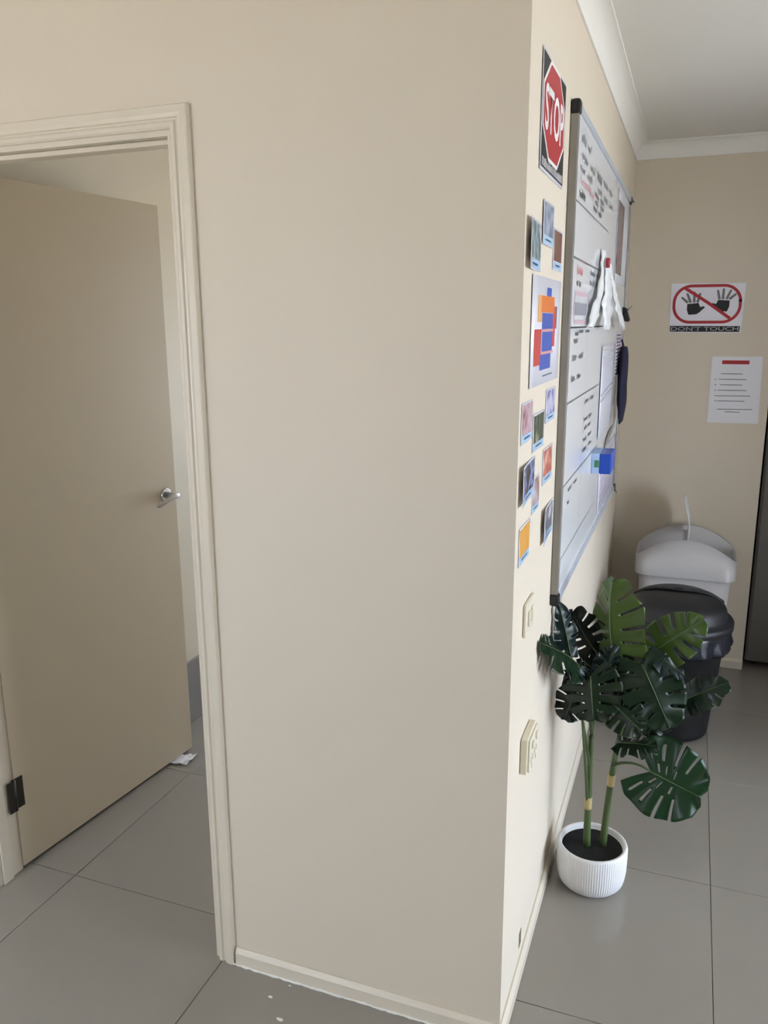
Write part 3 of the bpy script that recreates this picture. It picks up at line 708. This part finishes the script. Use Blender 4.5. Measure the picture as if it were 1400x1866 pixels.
def P3(px, py, y): return at_y(px, py, y)
def bez(pts, n=12):
    out = []
    pts = [Vector(p) for p in pts]
    for i in range(n+1):
        t = i/n; q = pts[:]
        while len(q) > 1: q = [q[k].lerp(q[k+1], t) for k in range(len(q)-1)]
        out.append(q[0])
    return out
s1p = [P3(1069, 1550, .650), P3(1071, 1470, .655), P3(1075, 1400, .66), P3(1078, 1340, .665)]
s2p = [P3(1098, 1547, .668), P3(1108, 1460, .672), P3(1116, 1395, .675), P3(1130, 1340, .69)]
for sp in (s1p, s2p):
    sp[0].z = .118
    so = MB().tube([lp_(v) for v in bez(sp, 14)], [.0112-.0034*k/14 for k in range(15)], 10).build('stem', STEM, pl)
    k = .33 if sp is s1p else .5
    b = bez(sp, 40); i = int(40*k)
    MB().tube([lp_(b[q]) for q in range(i, i+5)], .0114, 10).build('node_band', BAND, so)

def leaf_mesh(L, Wr, slits, holes, bend, fold, seed, curl=0.0, cells=72, lat=10, wave=.009):
    """monstera leaf: rays fan out from the midrib, slits are open bands between rays. local: +y tip, +z face"""
    rr = random.Random(seed); mb = MB()
    KN = ((0, .80), (.15, .98), (.35, 1.0), (.55, .86), (.75, .58), (.9, .30), (1.0, .02))
    def prof(s):
        for (a_, p_), (b_, q_) in zip(KN, KN[1:]):
            if s <= b_+1e-9:
                u = (s-a_)/(b_-a_); u = u*u*(3-2*u)*.5+u*.5
                return Wr*L*(p_+(q_-p_)*u)
        return 0.001
    def ang(s): return math.radians(-50+96*s)
    def pos(s, t, sd):
        w = prof(s)*t; a = ang(s)
        x = sd*w*math.cos(a); y = s*L*.92+w*math.sin(a)+.24*L*t*t*(.3+.7*s)*(1-s)
        r = abs(x); v = max(-.3, y/L)
        z = -bend*L*(max(0, v)**2)-fold*r+.9*fold*r*r/(Wr*L+1e-6)*.4-curl*r*r/(Wr*L)
        z += wave*math.sin(s*19+sd)*t*t+.012*L*math.cos(s*41)*t*(1-.4*t)
        return (x, y, z)
    for sd in (-1, 1):
        jit = [rr.uniform(-.012, .012) for _ in slits]
        idx = {}
        def vid(i, j):
            key = (i, j)
            if j == 0: pass
            if key not in idx:
                s = i/cells; idx[key] = len(vs); vs.append(pos(s, j/lat, sd))
            return idx[key]
        vs = []; fs = []
        for i in range(cells):
            s = (i+.5)/cells
            for j in range(lat):
                t = (j+.5)/lat; cut = False
                for (c, hw, t0, t1), dj in zip(slits, jit):
                    if abs(s-c-dj) < hw and t0 < t < t1: cut = True
                if cut: continue
                f = (vid(i, j), vid(i+1, j), vid(i+1, j+1), vid(i, j+1))
                fs.append(f if sd < 0 else f[::-1])
        mb.add(vs, fs, True)
    return mb
OPEN = [(c, .019, .34, 1.1) for c in (.12, .27, .42, .57, .72)]
MIX = [(c, .013, .40, .84) for c in (.12, .26)]+[(c, .015, .36, 1.1) for c in (.41, .57)]+[(c, .012, .14, .27) for c in (.19, .31, .46)]
NARR = [(c, .013, .42, 1.1) for c in (.16, .33, .50, .66)]
GREENS = {'dark': (18, 40, 20), 'mid': (24, 56, 28), 'light': (76, 98, 42), 'blue': (28, 44, 42), 'deep': (11, 24, 15)}
def leafmat(k):
    nm = 'leaf_'+k
    if nm in MATS: return MATS[nm]
    m = mat(nm, GREENS[k], .32, var=.18, vscale=14, spec=.45, bump=.15, bscale=50)
    nt = m.node_tree; b = nt.nodes['Principled BSDF']; outn = nt.nodes['Material Output']
    tr = nt.nodes.new('ShaderNodeBsdfTranslucent'); g = rgb(*GREENS[k]); tr.inputs['Color'].default_value = (min(1, g[0]*1.8+.01), min(1, g[1]*1.8+.02), g[2]*.8, 1)
    mx = nt.nodes.new('ShaderNodeMixShader'); mx.inputs[0].default_value = .18
    nt.links.new(b.outputs[0], mx.inputs[1]); nt.links.new(tr.outputs[0], mx.inputs[2]); nt.links.new(mx.outputs[0], outn.inputs[0])
    return m
MIDR = mat('pale_green_midrib', (84, 112, 62), .4)
# (base px, base depth, tip px, tip depth, width ratio, face, bend, fold, slits, tone, petiole start, L factor)
def PL(px, py, y, xm=.025):
    p = at_y(px, py, y)
    return p if p.x >= xm else at_x(px, py, xm)
LEAVES = [
 ((1120, 1204), .62, (1088, 1072), .58, .38, (-.50, -.75, .35), .35, .8, OPEN, 'light', s2p[3]),
 ((1088, 1190), .69, (1036, 1122), .66, .50, (-.2, -.9, -.15), .25, .25, OPEN, 'deep', s1p[2]),
 ((1040, 1196), .56, (1022, 1096), .54, .22, (.5, -.8, .3), .10, .45, NARR, 'blue', s1p[2]),
 ((1054, 1212), .55, (998, 1152), .50, .24, (.35, -.45, .8), .15, .45, NARR, 'dark', s1p[1]),
 ((1062, 1214), .57, (1036, 1240), .52, .50, (.3, -.7, .6), .2, .35, NARR, 'blue', s1p[3]),
 ((1076, 1232), .56, (1081, 1318), .52, .66, (-.1, -.9, .25), .10, .25, OPEN, 'dark', s1p[3]),
 ((1172, 1214), .60, (1226, 1336), .56, .46, (.15, -.92, .3), .12, .25, NARR, 'dark', s2p[3]),
 ((1176, 1196), .72, (1292, 1124), .72, .34, (.1, -.85, .5), -.10, .20, OPEN, 'light', s2p[3]),
 ((1238, 1280), .72, (1328, 1238), .72, .34, (.05, -.6, .8), .15, .3, NARR, 'dark', s2p[3]),
 ((1170, 1182), .64, (1256, 1226), .60, .24, (.35, -.4, .85), .15, .65, NARR, 'blue', s2p[3]),
 ((1126, 1354), .62, (1200, 1352), .60, .36, (0, -.30, .95), .20, .45, NARR, 'dark', s2p[2]),
 ((1186, 1406), .66, (1282, 1456), .64, .78, (.05, -.95, .3), .04, .03, MIX, 'mid', s2p[2]),
 ((1140, 1236), .66, (1134, 1312), .64, .66, (0, -.95, .2), .12, .2, NARR, 'deep', s2p[3]),
 ((1050, 1258), .60, (1026, 1314), .56, .55, (-.2, -.9, .2), .12, .3, NARR, 'deep', s1p[2]),
 ((1118, 1284), .58, (1172, 1334), .54, .55, (.1, -.9, .35), .12, .25, OPEN, 'dark', s2p[3]),
 ((1105, 1214), .74, (1150, 1180), .76, .60, (0, -.9, .4), .1, .2, NARR, 'deep', s2p[3]),
 ((1150, 1262), .64, (1206, 1300), .60, .42, (.2, -.8, .5), .15, .35, OPEN, 'dark', s2p[3]),
 ((1094, 1232), .60, (1124, 1182), .58, .34, (.3, -.75, .4), .2, .5, OPEN, 'blue', s1p[3]),
 ((1066, 1206), .68, (1102, 1240), .68, .70, (0, -.9, .3), .1, .2, NARR, 'deep', s1p[3]),
 ((1200, 1290), .70, (1180, 1346), .70, .60, (.1, -.95, .1), .1, .2, NARR, 'deep', s2p[3]),
]
for k, (bp_, by, tp_, ty, wr_, face, bend, fold, sl, tone, ps) in enumerate(LEAVES):
    B = PL(bp_[0], bp_[1], by); Tt = PL(tp_[0], tp_[1], ty); d = Tt-B; L = d.length*1.03
    yv = d.normalized(); zv = Vector(face); zv = (zv-yv*zv.dot(yv)).normalized(); xv = yv.cross(zv)
    M = Matrix(((xv.x, yv.x, zv.x, B.x-PX), (xv.y, yv.y, zv.y, B.y-PY), (xv.z, yv.z, zv.z, B.z), (0, 0, 0, 1)))
    lm_ = leaf_mesh(L, wr_, sl, None, bend, fold, k)
    def put(vs):
        out = []
        for v in vs:        # leaves press against the wall instead of passing through it
            w_ = M @ Vector(v)
            if w_.x+PX < .012: w_.x = .005+.007*math.exp((w_.x+PX-.012)/.02)-PX
            out.append(tuple(w_))
        return out
    lm_.v = put(lm_.v)
    lo = lm_.build('leaf', leafmat(tone), pl, solid=.0008, recalc=False)
    mr = MB().tube([(0, .92*L*q/10, -bend*L*(.92*q/10)**2+.0012) for q in range(11)], [.0022-.0016*q/10 for q in range(11)], 6)
    mr.v = put(mr.v); mr.build('midrib', MIDR if tone in ('mid', 'light') else PET, lo)
    # petiole from the stem to the leaf base
    S = Vector(ps); c1_ = S.lerp(B, .42)+Vector((0, 0, .03))
    if k == 11: c1_ = S.lerp(B, .5)+Vector((0, 0, .035))
    MB().tube([v-Vector((PX, PY, 0)) for v in bez([S, c1_, B], 12)], [.005-.0022*q/12 for q in range(13)], 8).build('petiole', PET, lo)

# white flecks on the floor near the baseboard
for px, py, s, lb in ((492, 1817, .007, 'white plaster fleck on the floor midway out from the baseboard'), (510, 1858, .009, 'larger white plaster fleck on the floor, farthest from the baseboard'), (528, 1797, .004, 'tiny white plaster fleck on the floor, closest to the baseboard')):
    p = at_z(px, py, 0); rr = random.Random(px)
    prof_ = [(s*rr.uniform(.6, 1.2)*math.cos(a*.9), s*.5*rr.uniform(.6, 1.2)*math.sin(a*.9)) for a in range(7)]
    o = MB().prism(prof_, .0002, .0018, 'z').build('plaster_fleck', CAULK); o.location = (p.x, p.y, 0)
    tag(o, lb, 'fleck', 'plaster flecks on the floor')
